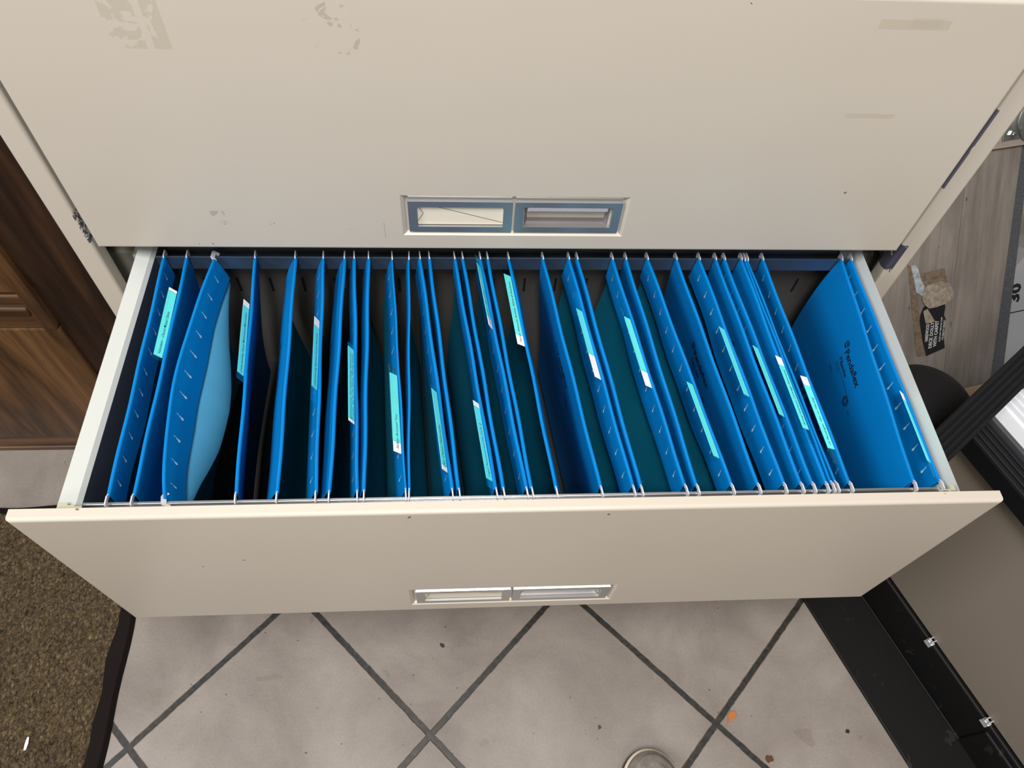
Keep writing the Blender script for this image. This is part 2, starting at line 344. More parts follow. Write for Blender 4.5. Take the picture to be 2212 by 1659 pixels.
def drawer(y, zb, m, creases, opened=False):
    b = MB(); front(b, y, zb)
    y0 = y + 0.0113
    if opened:
        yb = y + 0.42; zt = zb + 0.284; zf = zb + 0.012
        for sx in (-1, 1):
            xo, xi = (-0.4250, -0.4080) if sx < 0 else (0.4285, 0.4200)
            prof = [(xo, zf), (xo, zt - 0.004), (xo - sx * 0.002, zt), (xi + sx * 0.003, zt - (0.007 if sx < 0 else 0.022)), (xi, zt - (0.012 if sx < 0 else 0.030)), (xi, zf)]
            if sx > 0: prof = prof[::-1]; 
            # rim swept along the drawer, cut short at the front corner
            A = [(px, y0 + (0.006 if abs(px) > 0.42 else 0.0), pz) for px, pz in prof]; Bq = [(px, yb, pz) for px, pz in prof]
            n = len(prof)
            for i in range(n - 1):
                inner = (i == n - 2) if sx < 0 else (i == 0)
                b.quad(A[i], A[i+1], Bq[i+1], Bq[i], 2 if inner else 1)
            b.add(A, [tuple(range(n))], 1); b.add(Bq, [tuple(range(n))], 1)
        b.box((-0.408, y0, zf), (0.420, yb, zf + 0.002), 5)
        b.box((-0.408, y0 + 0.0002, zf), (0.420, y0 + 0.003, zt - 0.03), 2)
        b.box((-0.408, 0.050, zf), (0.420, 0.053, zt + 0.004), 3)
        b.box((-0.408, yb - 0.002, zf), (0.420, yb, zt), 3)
        for k in range(21):                              # punched slots in the back panel, their inner shade painted as black raised strips
            xx = -0.4 + 0.03 + k * 0.0405 - 0.0205 + 0.0095
            if abs(xx) < 0.40: b.box((xx - 0.0016, 0.0494, zb + 0.304 - 0.131), (xx + 0.0016, 0.0505, zb + 0.304 - 0.105), 4)
        b.box((-0.408, 0.047, zb + 0.304 - 0.0745), (0.420, 0.0505, zb + 0.304 - 0.0725), 3)
    else:
        for sx in (-1, 1):
            xs = sorted((sx * 0.425, sx * 0.420)); b.box((xs[0], y0, zb + 0.012), (xs[1], 0.43, zb + 0.27), 1)
        b.box((-0.42, y0, zb + 0.012), (0.42, 0.43, zb + 0.015), 2); b.box((-0.42, 0.427, zb + 0.015), (0.42, 0.43, zb + 0.27), 2)
    o = b.build('drawer', [m, M_rim, M_inner, M_back, M_black, M_floorpan], cab)
    hardware(o, y, zb, creases)
    return o
CR = [((-0.1035, 0.0), (-0.1035, 0.0))]
def cr(zb, k):
    return [((-0.091, zb + 0.0640), (-0.0135, zb + 0.0395)), ((-0.1045, zb + 0.0635), (-0.0985, zb + 0.0525)), ((-0.0985, zb + 0.0525), (-0.1040, zb + 0.0420))] if k else None
drawer(0.0, Z0 + 0.304, M_paint, None)
drawer(0.0, Z0, M_paint_up, cr(Z0, 1))
D = drawer(-OD, Z0 - 0.304, M_paint, [((-0.075, Z0 - 0.304 + 0.060), (-0.0135, Z0 - 0.304 + 0.050)), ((-0.1045, Z0 - 0.304 + 0.0375), (-0.098, Z0 - 0.304 + 0.055))], True)
D['label'] = 'pulled-out drawer full of blue hanging folders'
drawer(0.0, Z0 - 0.608, M_paint, None)
b = MB(); b.box((-0.408, 0.0165, Z0 - 0.052), (0.420, 0.0190, Z0 - 0.032)); b.build('folder_rail', M_rail, D, 0.0006)
b = MB(); b.box((-0.408, -0.2900, Z0 - 0.046), (0.420, -0.2872, Z0 - 0.032)); b.box((-0.408, -0.2960, Z0 - 0.0475), (0.420, -0.2872, Z0 - 0.046)); b.build('folder_rail', M_railf, D, 0.0006)
b = MB()
for i in range(9):   # frayed tape at the two front corners of the box
    pass
def tape(cx, cy, seed):
    r = random.Random(seed); b = MB()
    for i in range(7):
        a = r.uniform(0, pi); L = r.uniform(.006, .012); x = cx + r.uniform(-.005, .005); y = cy + r.uniform(-.003, .003); z = Z0 - 0.0195 + r.uniform(0, .002)
        dx, dy = math.cos(a) * L, math.sin(a) * L * .5
        b.box((min(x, x+dx), min(y, y+dy), z), (max(x, x+dx) + .0008, max(y, y+dy) + .0008, z + .0006))
    return b
tp = tape(-0.413, -0.3005, 3); tp.build('tape_scrap', mat('yellowed_tape', (0.42, 0.40, 0.28), 0.4), D)
tp = tape(0.417, -0.3005, 5); tp.build('tape_scrap', bpy.data.materials['yellowed_tape'], D)

# ---------------------------------------------------------------- hanging folders
YF, YB = -0.2825, 0.0145
RODS = [(-0.3856,-0.3969),(-0.3629,-0.3715),(-0.3323,-0.3404),(-0.2699,-0.2951),(-0.2323,-0.2497),(-0.1966,-0.2177),(-0.1842,-0.1935),(-0.1579,-0.1824),(-0.1517,-0.1659),(-0.1125,-0.1388),(-0.1095,-0.1192),(-0.0684,-0.1066),(-0.0618,-0.0958),(-0.0264,-0.0663),(-0.0195,-0.0568),(0.0027,-0.0362),(0.0078,-0.0275),(0.0312,-0.0027),(0.0748,0.0380),(0.1065,0.0690),(0.1142,0.0790),(0.1581,0.1213),(0.1696,0.1376),(0.2044,0.1638),(0.2309,0.1989),(0.2571,0.2271),(0.2743,0.2471),(0.2861,0.2580),(0.2996,0.2789),(0.3056,0.2829),(0.3098,0.2863),(0.3240,0.3053),(0.3896,0.4046),(0.4172,0.4163)]
# per folder: slope of left and right panel just under the rod, shift of the bottom fold
SL = [(0,0,-.014),(0,-.14,-.012),(-.6,-.33,-.03),(-.5,-.25,-.02),(-.35,-.30,-.014),(-.22,-.1,-.004),(-.1,0,0),(0,0,0),(0,.33,.012),(0,0,0),(0,0,0),(0,0,0),(0,0,0),(0,0,0),(-.05,0,0),(0,.12,0),(-.22,-.1,-.012)]
TABS = [  # plastic back/front, paper back/front, lean, text lines, start of text from the front end, width
    (-.041,-.1315,-.037,-.127,39,['Volunteers – Church Mutual Claims'],.004,.055),
    (-.063,-.158,-.055,-.150,24,['Understanding Sexual Molestation/Misconduct'],.002,.078),
    (-.090,-.186,-.079,-.168,22,['Understanding Business Income Insurance'],.002,.068),
    (-.113,-.206,-.118,-.209,28,['Specialized Ins. For Assist Living, Retirement','Complex, Apt for the elderly, Nursing Homes'],.003,.082),
    (-.141,-.232,-.151,-.243,46,['Safety Around You'],.004,.040),
    (-.168,-.259,-.172,-.264,30,['Our Claims Philosophy'],.004,.048),
    (-.193,-.283,-.1865,-.274,38,['Legal Personnel and the DOL &'],.003,.060),
    (.0126,-.078,.000,-.0905,27,['(Disaster Planning)'],.004,.050),
    (-.007,-.101,-.014,-.114,58,['Human Resource Services, Advice & Assistance'],.004,.086),
    (-.038,-.128,-.066,-.158,50,[],.004,.05),
    (-.061,-.150,-.077,-.169,55,[],.004,.05),
    (-.162,-.255,-.165,-.253,52,[],.004,.05),
    (-.089,-.183,-.092,-.181,52,[],.004,.05),
    (-.1156,-.208,-.118,-.206,52,[],.004,.05),
    (-.143,-.2385,-.131,-.222,60,['Annual Insurance Coverage Statements'],.004,.070),
    (-.169,-.262,-.157,-.245,66,['15 Passenger Van or Hauling'],.004,.058),
    (-.190,-.281,-.179,-.262,48,[],.004,.04)]
LABELS = [
 'leftmost blue hanging folder, bright tab reading Volunteers - Church Mutual Claims',
 'blue hanging folder whose left side bulges and shows its pale blue inside',
 'blue hanging folder just right of the bulging one, tab reading Understanding Business Income Insurance',
 'blue hanging folder with a two-line tab about assisted living and nursing homes',
 'blue hanging folder whose tab reads Safety Around You with a torn white end',
 'blue hanging folder whose tab ends in Claims Philosophy near the front rail',
 'blue hanging folder with the tab closest to the drawer front, in the middle',
 'blue hanging folder with a dim tab right against the back rail',
 'blue hanging folder left of the wide dark gap, tab mentioning Services, Advice and Assistance',
 'blue hanging folder with half printed mark on its left side and long white-ended tab',
 'blue hanging folder with wide teal inside, right of the folder with the long white-ended tab',
 'blue hanging folder with narrow tab near the front rail, right of the widest teal inside',
 'blue hanging folder printed with a clear black mark, fifth from the right',
 'slim blue hanging folder with a thin tab, just left of the two white-ended tabs',
 'blue hanging folder with the left one of the two adjacent white-ended tabs',
 'blue hanging folder with bright wide fold bordering the large gap, tab about a passenger van',
 'rightmost blue hanging folder with a large black printed mark on its broad side']
def rod_x(r, y):
    t = (y + 0.2875) / (0.0175 + 0.2875); x = RODS[r][0] + (RODS[r][1] - RODS[r][0]) * t
    if r == 2: x -= 0.0155 * math.sin(pi * min(1, max(0, t)) ** 0.85)      # the bent rod of the bulging folder
    return x
LN = 0.235
def herm(u, k, tgt):   # lateral path of a hanging panel
    return (u**3 - 2*u*u + u) * k * LN + (-2*u**3 + 3*u*u) * tgt
def lat(u, k, tgt): return herm(u, k, tgt)
def add_panel(b, fi, side):
    """side -1 left panel, +1 right. inside direction is -side."""
    r = fi * 2 + (0 if side < 0 else 1); ins = -side
    kL, kR, sh = SL[fi]; k = kL if side < 0 else kR
    rr = random.Random(100 + r)
    bulge = (fi == 1 and side < 0); ny = 64 if bulge else 30
    fold_hang = rr.uniform(0.0, 0.0025); ph = rr.uniform(0, 6)
    rows = []
    nd = 48 if bulge else 22; us = [(i / nd) ** 1.3 for i in range(nd + 1)]
    for j in range(ny + 1):
        t = j / ny; y = YF + (YB - YF) * t
        xr = rod_x(r, y) + 0.0004 * math.sin(5 * t * pi + ph); zt = Z0 - 0.0305
        cx = 0.5 * (rod_x(fi * 2, y) + rod_x(fi * 2 + 1, y)) + sh; tgt = cx - xr
        if bulge:
            y -= 0.004
        pts = []                                     # (x, z) from outer bottom over the rod to the flap end
        R = 0.0012 if r in (10, 9, 29, 30) else 0.0019
        fd = 0.031 + 0.005 * max(0, min(1, (0.5 - abs(t - 0.45)) * 6 - 1.2))     # die-cut flap depth
        if bulge:
            tilt = 0.28 - 0.10 * abs(2 * t - 1)
            bl = 0.008 + 0.040 * math.sin(pi * t ** 0.9) ** 1.2
            def path(s):
                a = fd + 0.002; 
                if s <= a: return s * tilt
                if s <= a + bl:
                    q = (s - a) / bl; return a * tilt + (s - a) * (tilt + 0.52) * (1 - 0.45 * q)
                e = a * tilt + bl * (tilt + .52) * .55; q = min(1, (s - a - bl) / 0.045); return e + (-0.024 - e) * (1 - (1 - q) ** 2)
        else:
            def path(s): return lat(min(1, s / LN), k, tgt)
        def panel_pt(s, off): return (xr + path(s) + ins * off, zt - s)
        dep = [u * LN for u in us][::-1]
        if bulge:
            kk = fd + 0.002 + bl; h_ = nd // 2
            dep = ([kk * i / h_ for i in range(h_)] + [kk + (LN - kk) * (i / (nd - h_)) ** 1.6 for i in range(nd - h_ + 1)])[::-1]
        for s in dep[:-1]: pts.append(panel_pt(s, -R))
        for q in range(7):
            a = q / 6 * pi; pts.append((xr + ins * (-R * math.cos(a)), zt + R * math.sin(a)))
        for s in (0.25, 0.5, 0.75, 1.0):
            sd = s * fd; pts.append((xr + path(sd) + ins * (R + (0.0015 if bulge else 0.0002) + fold_hang * s), zt - sd))
        rows.append((y, pts))
    n = len(rows[0][1]); th = 0.0005
    A = []; Bv = []
    for y, pts in rows:
        for i, p in enumerate(pts):
            p0 = pts[max(0, i-1)]; p1 = pts[min(n-1, i+1)]; dx, dz = p1[0]-p0[0], p1[1]-p0[1]; L = math.hypot(dx, dz) or 1
            nx, nz = dz / L, -dx / L                 # to the inside of the ribbon
            if ins < 0: nx, nz = -nx, -nz
            A.append((p[0], y, p[1])); Bv.append((p[0] + nx * th, y, p[1] + nz * th))
    nd_ = nd                                        # vertices 0..nd-1 belong to the panel
    for j in range(ny):
        fa, fbm, fbf = [], [], []
        b0 = j * n; b1 = (j + 1) * n
        for i in range(n - 1):
            fa.append((b0+i, b0+i+1, b1+i+1, b1+i))
        b_off = len(b.v)
        b.add([A[k2] for k2 in list(range(b0, b0+n)) + list(range(b1, b1+n))], [(i, i+1, n+i+1, n+i) for i in range(n-1)], 0)
        b.add([Bv[k2] for k2 in list(range(b0, b0+n)) + list(range(b1, b1+n))], [(i, n+i, n+i+1, i+1) for i in range(nd_)], 1)
        if bulge:
            for q in range(nd_):
                if dep[q] < 0.16: b.m[len(b.m) - nd_ + q] = 4
        b.add([Bv[k2] for k2 in list(range(b0, b0+n)) + list(range(b1, b1+n))], [(i, n+i, n+i+1, i+1) for i in range(nd_, n-1)], 0)
        e = n - 1; b.quad(A[b0+e], A[b1+e], Bv[b1+e], Bv[b0+e], 0)
    for jj in (0, ny):
        o0 = jj * n
        for i in range(n - 1): b.quad(A[o0+i], A[o0+i+1], Bv[o0+i+1], Bv[o0+i], 0)
    # slits punched through the flap: teardrops
    for q in range(11):
        t = 0.065 + q * 0.087; y0 = YF + (YB - YF) * t; fj = t * ny; j0 = min(ny - 1, int(fj)); w = fj - j0
        def P(s, dy):
            c = []
            fr = s / 0.033 * 4; i0 = min(3, int(fr)); ww = fr - i0; base = nd_ + 6
            for jj in (j0, j0 + 1):
                p = A[jj*n + base + i0]; p2 = A[jj*n + min(n-1, base + i0 + 1)]
                c.append([p[a] * (1 - ww) + p2[a] * ww for a in range(3)])
            m = [c[0][a] * (1 - w) + c[1][a] * w for a in range(3)]
            return (m[0] + ins * 0.0003, m[1] + dy, m[2])
        s0, s1 = 0.0055, 0.0160
        V = [P(s0, 0.0006), P(s0, 0.0001), P(s1 - .003, -0.0019), P(s1 - .003, -0.0006)]
        b.add(V, [(0, 1, 2, 3)], 2)
        V = [P(s1 - 0.0018 + 0.0023 * math.cos(a * pi / 4), -0.0014 + 0.0014 * math.sin(a * pi / 4)) for a in range(8)]
        b.add(V, [tuple(range(8))], 2)
    if side < 0:   # the maker's printing on the outer side
        items = []
        def put(geo, y0, z0, sc=1.0):
            vs, fs = geo; out = []
            for (u, v, _) in vs:
                yy = y0 - u * sc; zz = z0 + v * sc; s = -zz - 0.0; 
                depth = max(0.002, -0.0305 - zz)
                t = (yy - YF) / (YB - YF); x = rod_x(r, yy)
                cxx = 0.5 * (rod_x(fi*2, yy) + rod_x(fi*2+1, yy)) + sh
                out.append((x + lat(min(1, depth / LN), k, cxx - x) - ins * (0.0019 + 0.00045), yy, Z0 + zz))
            b.add(out, fs, 3)
        put(G_PEN, -0.098, -0.0665); put(G_ESS, -0.103, -0.0795); put(G_MARK, -0.088, -0.0625); put(G_MARK, -0.0975, -0.0775, .55)
        put(G_LINE, -0.098, -0.0850); put(G_LINE2, -0.096, -0.0885); put(G_REC, -0.150, -0.0905); put(G_NUM, -0.163, -0.0935); put(G_CODE, -0.092, -0.1010)
    return

G_PEN = text_geo('Pendaflex', 0.0125, 0.0003, width=0.050)
G_ESS = text_geo('Esselte', 0.0075, 0.0002, width=0.022)
G_NUM = text_geo('10%', 0.004, width=0.007)
G_CODE = text_geo('415215', 0.0035, width=0.010)
G_LINE = text_geo('Earthwise recycled filing products', 0.003, width=0.048)
G_LINE2 = text_geo('Hanging folder', 0.0025, width=0.018)
def polys(list_): 
    vs, fs = [], []
    for p in list_:
        o = len(vs); vs += [(x, y, 0) for x, y in p]; fs.append(tuple(range(o, o + len(p))))
    return vs, fs
def arcband(cx, cy, r, w, a0, a1, n=10):
    out = []
    for i in range(n):
        p, q = a0 + (a1-a0)*i/n, a0 + (a1-a0)*(i+1)/n
        out.append([(cx+r*math.cos(p), cy+r*math.sin(p)), (cx+r*math.cos(q), cy+r*math.sin(q)), (cx+(r-w)*math.cos(q), cy+(r-w)*math.sin(q)), (cx+(r-w)*math.cos(p), cy+(r-w)*math.sin(p))])
    return out
G_MARK = polys(arcband(.004, .004, .0045, .0010, 0.3, 2.9) + arcband(.004, .003, .0034, .0009, 0.2, 2.8) + arcband(.0045, .002, .0024, .0009, 0.1, 2.6) + arcband(.004, .0035, .0045, .0022, 3.4, 5.4))
_r = arcband(0, 0, .0062, .0011, 0, 2*pi, 24)
for _k in range(3):
    a = _k * 2 * pi / 3 + .5
    _r.append([(.0042*math.cos(a), .0042*math.sin(a)), (.0042*math.cos(a+.9), .0042*math.sin(a+.9)), (.0012*math.cos(a+.5), .0012*math.sin(a+.5))])
    _r.append([(.0038*math.cos(a+1.2), .0038*math.sin(a+1.2)), (.0042*math.cos(a+1.8), .0042*math.sin(a+1.8)), (.0020*math.cos(a+1.4), .0020*math.sin(a+1.4))])
G_REC = polys(_r)

def rod_mesh(r, tilt=0.0):
    b = MB(); f0 = -0.2795; b0 = 0.0120
    prof = [(f0, -0.0345), (b0, -0.0345), (b0 + .002, -0.0325), (.0150, -0.0300), (.0160, -0.0310), (.0200, -0.0310), (.0202, -0.0350), (.0240, -0.0350), (.0240, -0.0285), (.0225, -0.0265), (.0140, -0.0265), (b0 - .001, -0.0300),
            (f0 + .001, -0.0300), (-.2840, -0.0265), (-.2915, -0.0265), (-.2930, -0.0285), (-.2930, -0.0350), (-.2905, -0.0350), (-.2903, -0.0310), (-.2865, -0.0310), (-.2855, -0.0300), (f0 - .002, -0.0325)]
    th = 0.0006
    L, Rr = [], []
    for y, z in prof:
        x = rod_x(r, y); h = z + 0.0315; dx = -math.sin(tilt) * h; zz = Z0 - 0.0315 + math.cos(tilt) * h
        ox, oz = math.cos(tilt) * th, math.sin(tilt) * th
        L.append((x + dx - ox, y, zz - oz)); Rr.append((x + dx + ox, y, zz + oz))
    n = len(prof); bm = bmesh.new()
    b.add(L + Rr, [tuple(range(n)), tuple(range(2*n-1, n-1, -1))] + [(i, (i+1) % n, n + (i+1) % n, n + i) for i in range(n)], 0)
    if r == 2:      # body of the bent rod follows the bow: rebuild as hooks plus a chain of short strips
        b = MB(); hk = ([0, 1, 2, 3, 4, 5, 6, 7, 8, 9, 10, 11][1:], [12, 13, 14, 15, 16, 17, 18, 19, 20, 21, 0])
        for ids in hk:
            m = len(ids); b.add([L[i] for i in ids] + [Rr[i] for i in ids], [tuple(range(m)), tuple(range(2*m-1, m-1, -1))] + [(i, (i+1) % m, m + (i+1) % m, m + i) for i in range(m)], 0)
        ys = [f0 + (b0 - 0.010 - f0) * i / 24 for i in range(25)]
        V = []
        for y in ys:
            x = rod_x(r, y + 0.004)
            V += [(x - th, y, Z0 - .0340), (x + th, y, Z0 - .0340), (x + th, y, Z0 - .0305), (x - th, y, Z0 - .0305)]
        b.add(V, [(4*i + q, 4*i + (q+1) % 4, 4*i + 4 + (q+1) % 4, 4*i + 4 + q) for i in range(24) for q in range(4)], 0)
    return b
for fi in range(17):
    cx = 0.5 * (rod_x(2*fi, -0.13) + rod_x(2*fi+1, -0.13))
    root = empty('hanging_folder', (cx, -0.134, Z0 - 0.27), LABELS[fi], 'hanging folder', 'blue hanging folders in the open drawer')
    def place(o): o.matrix_parent_inverse = Matrix.Translation(-Vector(root.location)); return o
    b = MB(); add_panel(b, fi, -1); add_panel(b, fi, 1)
    place(b.build('folder_sheet', [M_blue, M_teal, M_slit, M_ink, M_pale], root, smooth=True))
    bpy.context.view_layer.update(); root.children[0].data.set_sharp_from_angle(angle=0.6)
    for side in (0, 1):
        place(rod_mesh(2*fi + side, 0.9 if (fi == 1 and side == 0) else 0.0).build('hanger_rod', M_hook, root))
    pb, pf, qb, qf, lean, lines, tstart, twid = TABS[fi]; r = 2*fi + 1; a = math.radians(lean)
    def T(y, h, off):   # point on the tab: h up along it, off towards its face
        x = rod_x(r, y) - 0.0022; z = Z0 - 0.0295
        return (x - math.sin(a) * h + math.cos(a) * off, y, z + math.cos(a) * h + math.sin(a) * off)
    Hh = 0.0102
    b = MB()
    for off in (0.00045, -0.00045):
        b.quad(T(pf, -0.001, off), T(pb, -0.001, off), T(pb, Hh, off), T(pf, Hh, off))
    b.quad(T(pf, Hh, 0.00045), T(pb, Hh, 0.00045), T(pb, Hh, -0.00045), T(pf, Hh, -0.00045))
    for (e0, e1) in ((pf, pf + .001), (pb - .001, pb)): b.quad(T(e0, -0.001, .0006), T(e1, -0.001, .0006), T(e1, Hh, .0006), T(e0, Hh, .0006))
    b.quad(T(pf, 0.0078, .0006), T(pb, 0.0078, .0006), T(pb, 0.0081, .0006), T(pf, 0.0081, .0006))
    tab = place(b.build('index_tab', M_plastic, root)); 
    b = MB(); q0, q1 = qf, qb
    b.add([T(q0, 0.0, .0002), T(q1, 0.0, .0002), T(q1, 0.0096, .0002), T(q0, 0.0096, .0002), T(q0, 0.0, -.0001), T(q1, 0.0, -.0001), T(q1, 0.0096, -.0001), T(q0, 0.0096, -.0001)],
          [(0,1,2,3),(4,7,6,5),(0,4,5,1),(1,5,6,2),(2,6,7,3),(3,7,4,0)], 0)
    nl = len(lines)
    for li, s in enumerate(lines):
        vs, fs = text_geo(s, 0.0042 if nl == 1 else 0.0030, 0.00004, 0.3, width=twid)
        base = 0.0030 if nl == 1 else (0.0048 - 0.0034 * li)
        b.add([T(qf + tstart + v[0], base + v[1], 0.00028) for v in vs], fs, 1)
    pl = b.build('paper_label', [M_white, M_textink], tab)

# ---------------------------------------------------------------- wooden cabinet on the left
Y1 = 0.105
wc = empty('wooden_cabinet', (-1.0, 0.35, 0), 'dark brown oak-grained wooden cabinet standing left of the filing cabinet', 'cabinet')
def P(o, root): o.matrix_parent_inverse = Matrix.Translation(-Vector(root.location)); return o
b = MB(); b.box((-1.50, Y1 + 0.019, 0.0), (-0.497, 0.63, 1.30)); b.box((-0.643, Y1, 0.0), (-0.497, Y1 + 0.019, 1.30)); b.box((-1.5, Y1, 1.25), (-0.643, Y1 + 0.019, 1.30)); P(b.build('carcass', M_wdark, wc, 0.001), wc)
b = MB(); b.box((-1.50, Y1 - 0.004, 0.0), (-0.643, Y1 + 0.019, 0.012)); b.box((-1.50, Y1, 0.012), (-0.643, Y1 + 0.019, 0.050)); P(b.build('plinth_rail', M_wmidx, wc, 0.002), wc)
b = MB(); b.box((-1.45, Y1 - 0.006, 0.052), (-0.6435, Y1 + 0.018, Z0 - 0.274)); P(b.build('door', M_wmid, wc, 0.004), wc)
b = MB(); b.box((-0.664, Y1 - 0.010, Z0 - 0.272), (-0.6435, Y1 + 0.016, 1.22)); b.box((-1.45, Y1 - 0.010, Z0 - 0.272), (-1.43, Y1 + 0.016, 1.22)); b.box((-1.43, Y1 - 0.002, Z0 - 0.2), (-0.664, Y1 + 0.016, 1.22)); dr = P(b.build('door', M_wmid, wc, 0.003), wc)
b = MB(); b.box((-1.43, Y1 - 0.008, Z0 - 0.270), (-0.664, Y1 + 0.016, Z0 - 0.238)); b.box((-1.43, Y1 - 0.012, Z0 - 0.238), (-0.664, Y1 + 0.014, Z0 - 0.222)); b.box((-1.43, Y1 - 0.004, Z0 - 0.222), (-0.664, Y1 + 0.012, Z0 - 0.204)); b.build('door_moulding', M_wmidx, dr, 0.003)

# ---------------------------------------------------------------- rug
M_shag = mat('brown_shag', (0.10, 0.07, 0.035), 0.95); _t = NT(M_shag); _c = _t.pos()
_n = _t.noise(_t.mapping(_c, (1, .55, 1)), 260, 5, 0.72, 0.8); _w = _t.noise(_c, 4, 2)
_t.col(_t.mix(_t.math('MULTIPLY', _w, 0.6), _t.ramp(_n, [(0.36, (0.020, 0.013, 0.006)), (0.5, (0.125, 0.080, 0.034)), (0.66, (0.34, 0.235, 0.110))]), _t.ramp(_n, [(0.36, (0.02, 0.012, 0.006)), (0.66, (0.17, 0.115, 0.062))]))); _t.bump(_n, 1.0, 0.008)
rug = empty('rug', (-1.0, -0.6, 0), 'worn brown shag rug with a dark bound edge on the tiled floor at the left', 'rug')
rx0, rx1, ry0, ry1 = -1.6, -0.6180, -1.5, -0.0300
b = MB(); nx, nyy = 170, 240; rr = random.Random(4); vs = []
for j in range(nyy + 1):
    for i in range(nx + 1):
        x = rx0 + (rx1 - rx0) * i / nx; y = ry0 + (ry1 - ry0) * j / nyy
        vs.append((x + rr.uniform(-.002, .002), y + rr.uniform(-.002, .002), 0.008 + rr.uniform(0, 0.006) * (1 if 0 < i < nx and 0 < j < nyy else 0)))
b.add(vs, [(j*(nx+1)+i, j*(nx+1)+i+1, (j+1)*(nx+1)+i+1, (j+1)*(nx+1)+i) for j in range(nyy) for i in range(nx)])
P(b.build('pile', M_shag, rug), rug)
M_bind = mat('dark_rug_binding', (0.012, 0.009, 0.008), 0.9, 0, 0.1); _t = NT(M_bind); _t.bump(_t.noise(_t.coord(), 300, 3), .4, .001)
b = MB(); nseg = 60
def edge(n, f):
    vs = []
    for i in range(n + 1):
        x, y, nx_, ny_ = f(i / n); w = 0.0015 * math.sin(i * .9) + 0.002 * math.sin(i * .31)
        w2 = 0.0022 * math.sin(i * 1.7) + .002 * math.sin(i * .8)
        vs += [(x - nx_ * (.004 + w2), y - ny_ * (.004 + w2), .0145), (x + nx_ * (.013 + w), y + ny_ * (.013 + w), .009), (x + nx_ * (.018 + w), y + ny_ * (.018 + w), .0005)]
    b.add(vs, [(3*i+k, 3*i+k+1, 3*i+k+4, 3*i+k+3) for i in range(n) for k in range(2)])
edge(60, lambda t: (rx1, ry0 + (ry1 + .02 - ry0) * t, 1, 0)); edge(50, lambda t: (rx1 + .02 + (rx0 - rx1 - .02) * t, ry1, 0, 1))
P(b.build('binding', M_bind, rug), rug)

# ---------------------------------------------------------------- step cart on the right
N = Vector((0.9354, 0.3537, 0)); Tn = Vector((0.3537, -0.9354, 0)); O = Vector((0.6137, -0.1294, 0))
def G(p): return tuple(O + Tn * p[0] + N * p[1] + Vector((0, 0, p[2])))
def gbox(b, a, c, mi=0):
    i0 = len(b.v); b.box(a, c, mi)
    for k in range(i0, len(b.v)): b.v[k] = G(b.v[k])
ct = empty('utility_cart', G((0.25, 0.2, 0)), 'taupe-sided utility cart with black base and ribbed black bumpers at the right', 'cart')
TOPZ = Z0 - 0.196
b = MB(); gbox(b, (0.0, 0.004, 0.10), (0.62, 0.42, TOPZ - .002)); P(b.build('side_panel', M_brown, ct, 0.002), ct)
b = MB(); gbox(b, (-0.02, 0.0, 0.006), (0.415, 0.30, 0.094)); gbox(b, (0.34, -0.004, 0.006), (0.46, 0.30, 0.082)); P(b.build('kick_board', M_rubm, ct, 0.003), ct)
b = MB(); gbox(b, (-0.05, -0.102, 0.0), (0.62, 0.006, 0.006)); gbox(b, (-0.05, -0.004, 0.006), (0.62, -0.0005, 0.009)); P(b.build('base_skirt', M_rubm, ct, 0.002), ct)
for tt in (0.202, 0.329):
    b = MB(); gbox(b, (tt - .006, -0.004, 0.086), (tt + .006, 0.003, 0.098)); gbox(b, (tt - .005, -0.006, 0.098), (tt - .003, 0.004, 0.106)); gbox(b, (tt + .001, -0.006, 0.098), (tt + .003, 0.004, 0.107)); P(b.build('clip', M_clip, ct, 0.0008), ct)
def ribbed(b, a0, a1, c0, c1, z0, z1, nr, along=0, mi=0):
    """ribbed strip: long in tangent direction (along=0)"""
    w = (c1 - c0) / nr
    for i in range(nr):
        A = (a0, c0 + i*w, z0); Bq = (a1, c0 + (i+1)*w - w*.22, z1)
        gbox(b, A, Bq, mi)
    gbox(b, (a0, c0, z0), (a1, c1, z1 - 0.003), mi)
b = MB(); ribbed(b, -0.005, 0.62, -0.012, 0.026, TOPZ - 0.03, TOPZ + 0.004, 4); P(b.build('side_bumper', M_rubber, ct, 0.0015), ct)
b = MB(); gbox(b, (-0.01, 0.026, TOPZ - 0.02), (0.62, 0.033, TOPZ + 0.010)); P(b.build('deck_trim', mat('dark_alu_trim', (.18, .19, .21), .3, .7), ct, 0.001), ct)
b = MB()
gbox(b, (-0.02, 0.033, TOPZ - .01), (0.62, 0.40, TOPZ + 0.006))
c = 0.062
while c < 0.39: gbox(b, (-0.02, c, TOPZ + 0.006), (0.62, c + 0.0085, TOPZ + 0.0085)); c += 0.0115
P(b.build('ribbed_deck', M_alu, ct, 0.0005), ct)
b = MB(); bx = G((0.017, -0.001, Z0 - 0.203)); b.dome(bx, tuple(-N + Vector((0, 0, .3))), 0.0055, 0.005); b.cyl(bx, tuple(-N), 0.0065, 0.0015); P(b.build('screw', M_chrome, ct, smooth=True), ct)
# ribbed bumper bar crossing the corner
A0 = Vector((0.520, -0.185, Z0 - 0.172)); A1 = Vector((0.860, 0.066, Z0 - 0.172)); dl = (A1 - A0).normalized(); pn = Vector((-dl.y, dl.x, 0))
def Q(u, v, w): return tuple(A0 + dl * u + pn * v + Vector((0, 0, w)))
b = MB(); Ls = (A1 - A0).length
def qbox(b, a, c):
    i0 = len(b.v); b.box(a, c)
    for k in range(i0, len(b.v)): b.v[k] = Q(*b.v[k])
qbox(b, (0, -0.0185, -0.035), (Ls, 0.0185, -0.003))
for i in range(5): qbox(b, (0, -0.0185 + i * .0075, -0.003), (Ls, -0.0185 + i * .0075 + .0056, 0.0))
P(b.build('front_bumper', M_rubber, ct, 0.0015), ct)
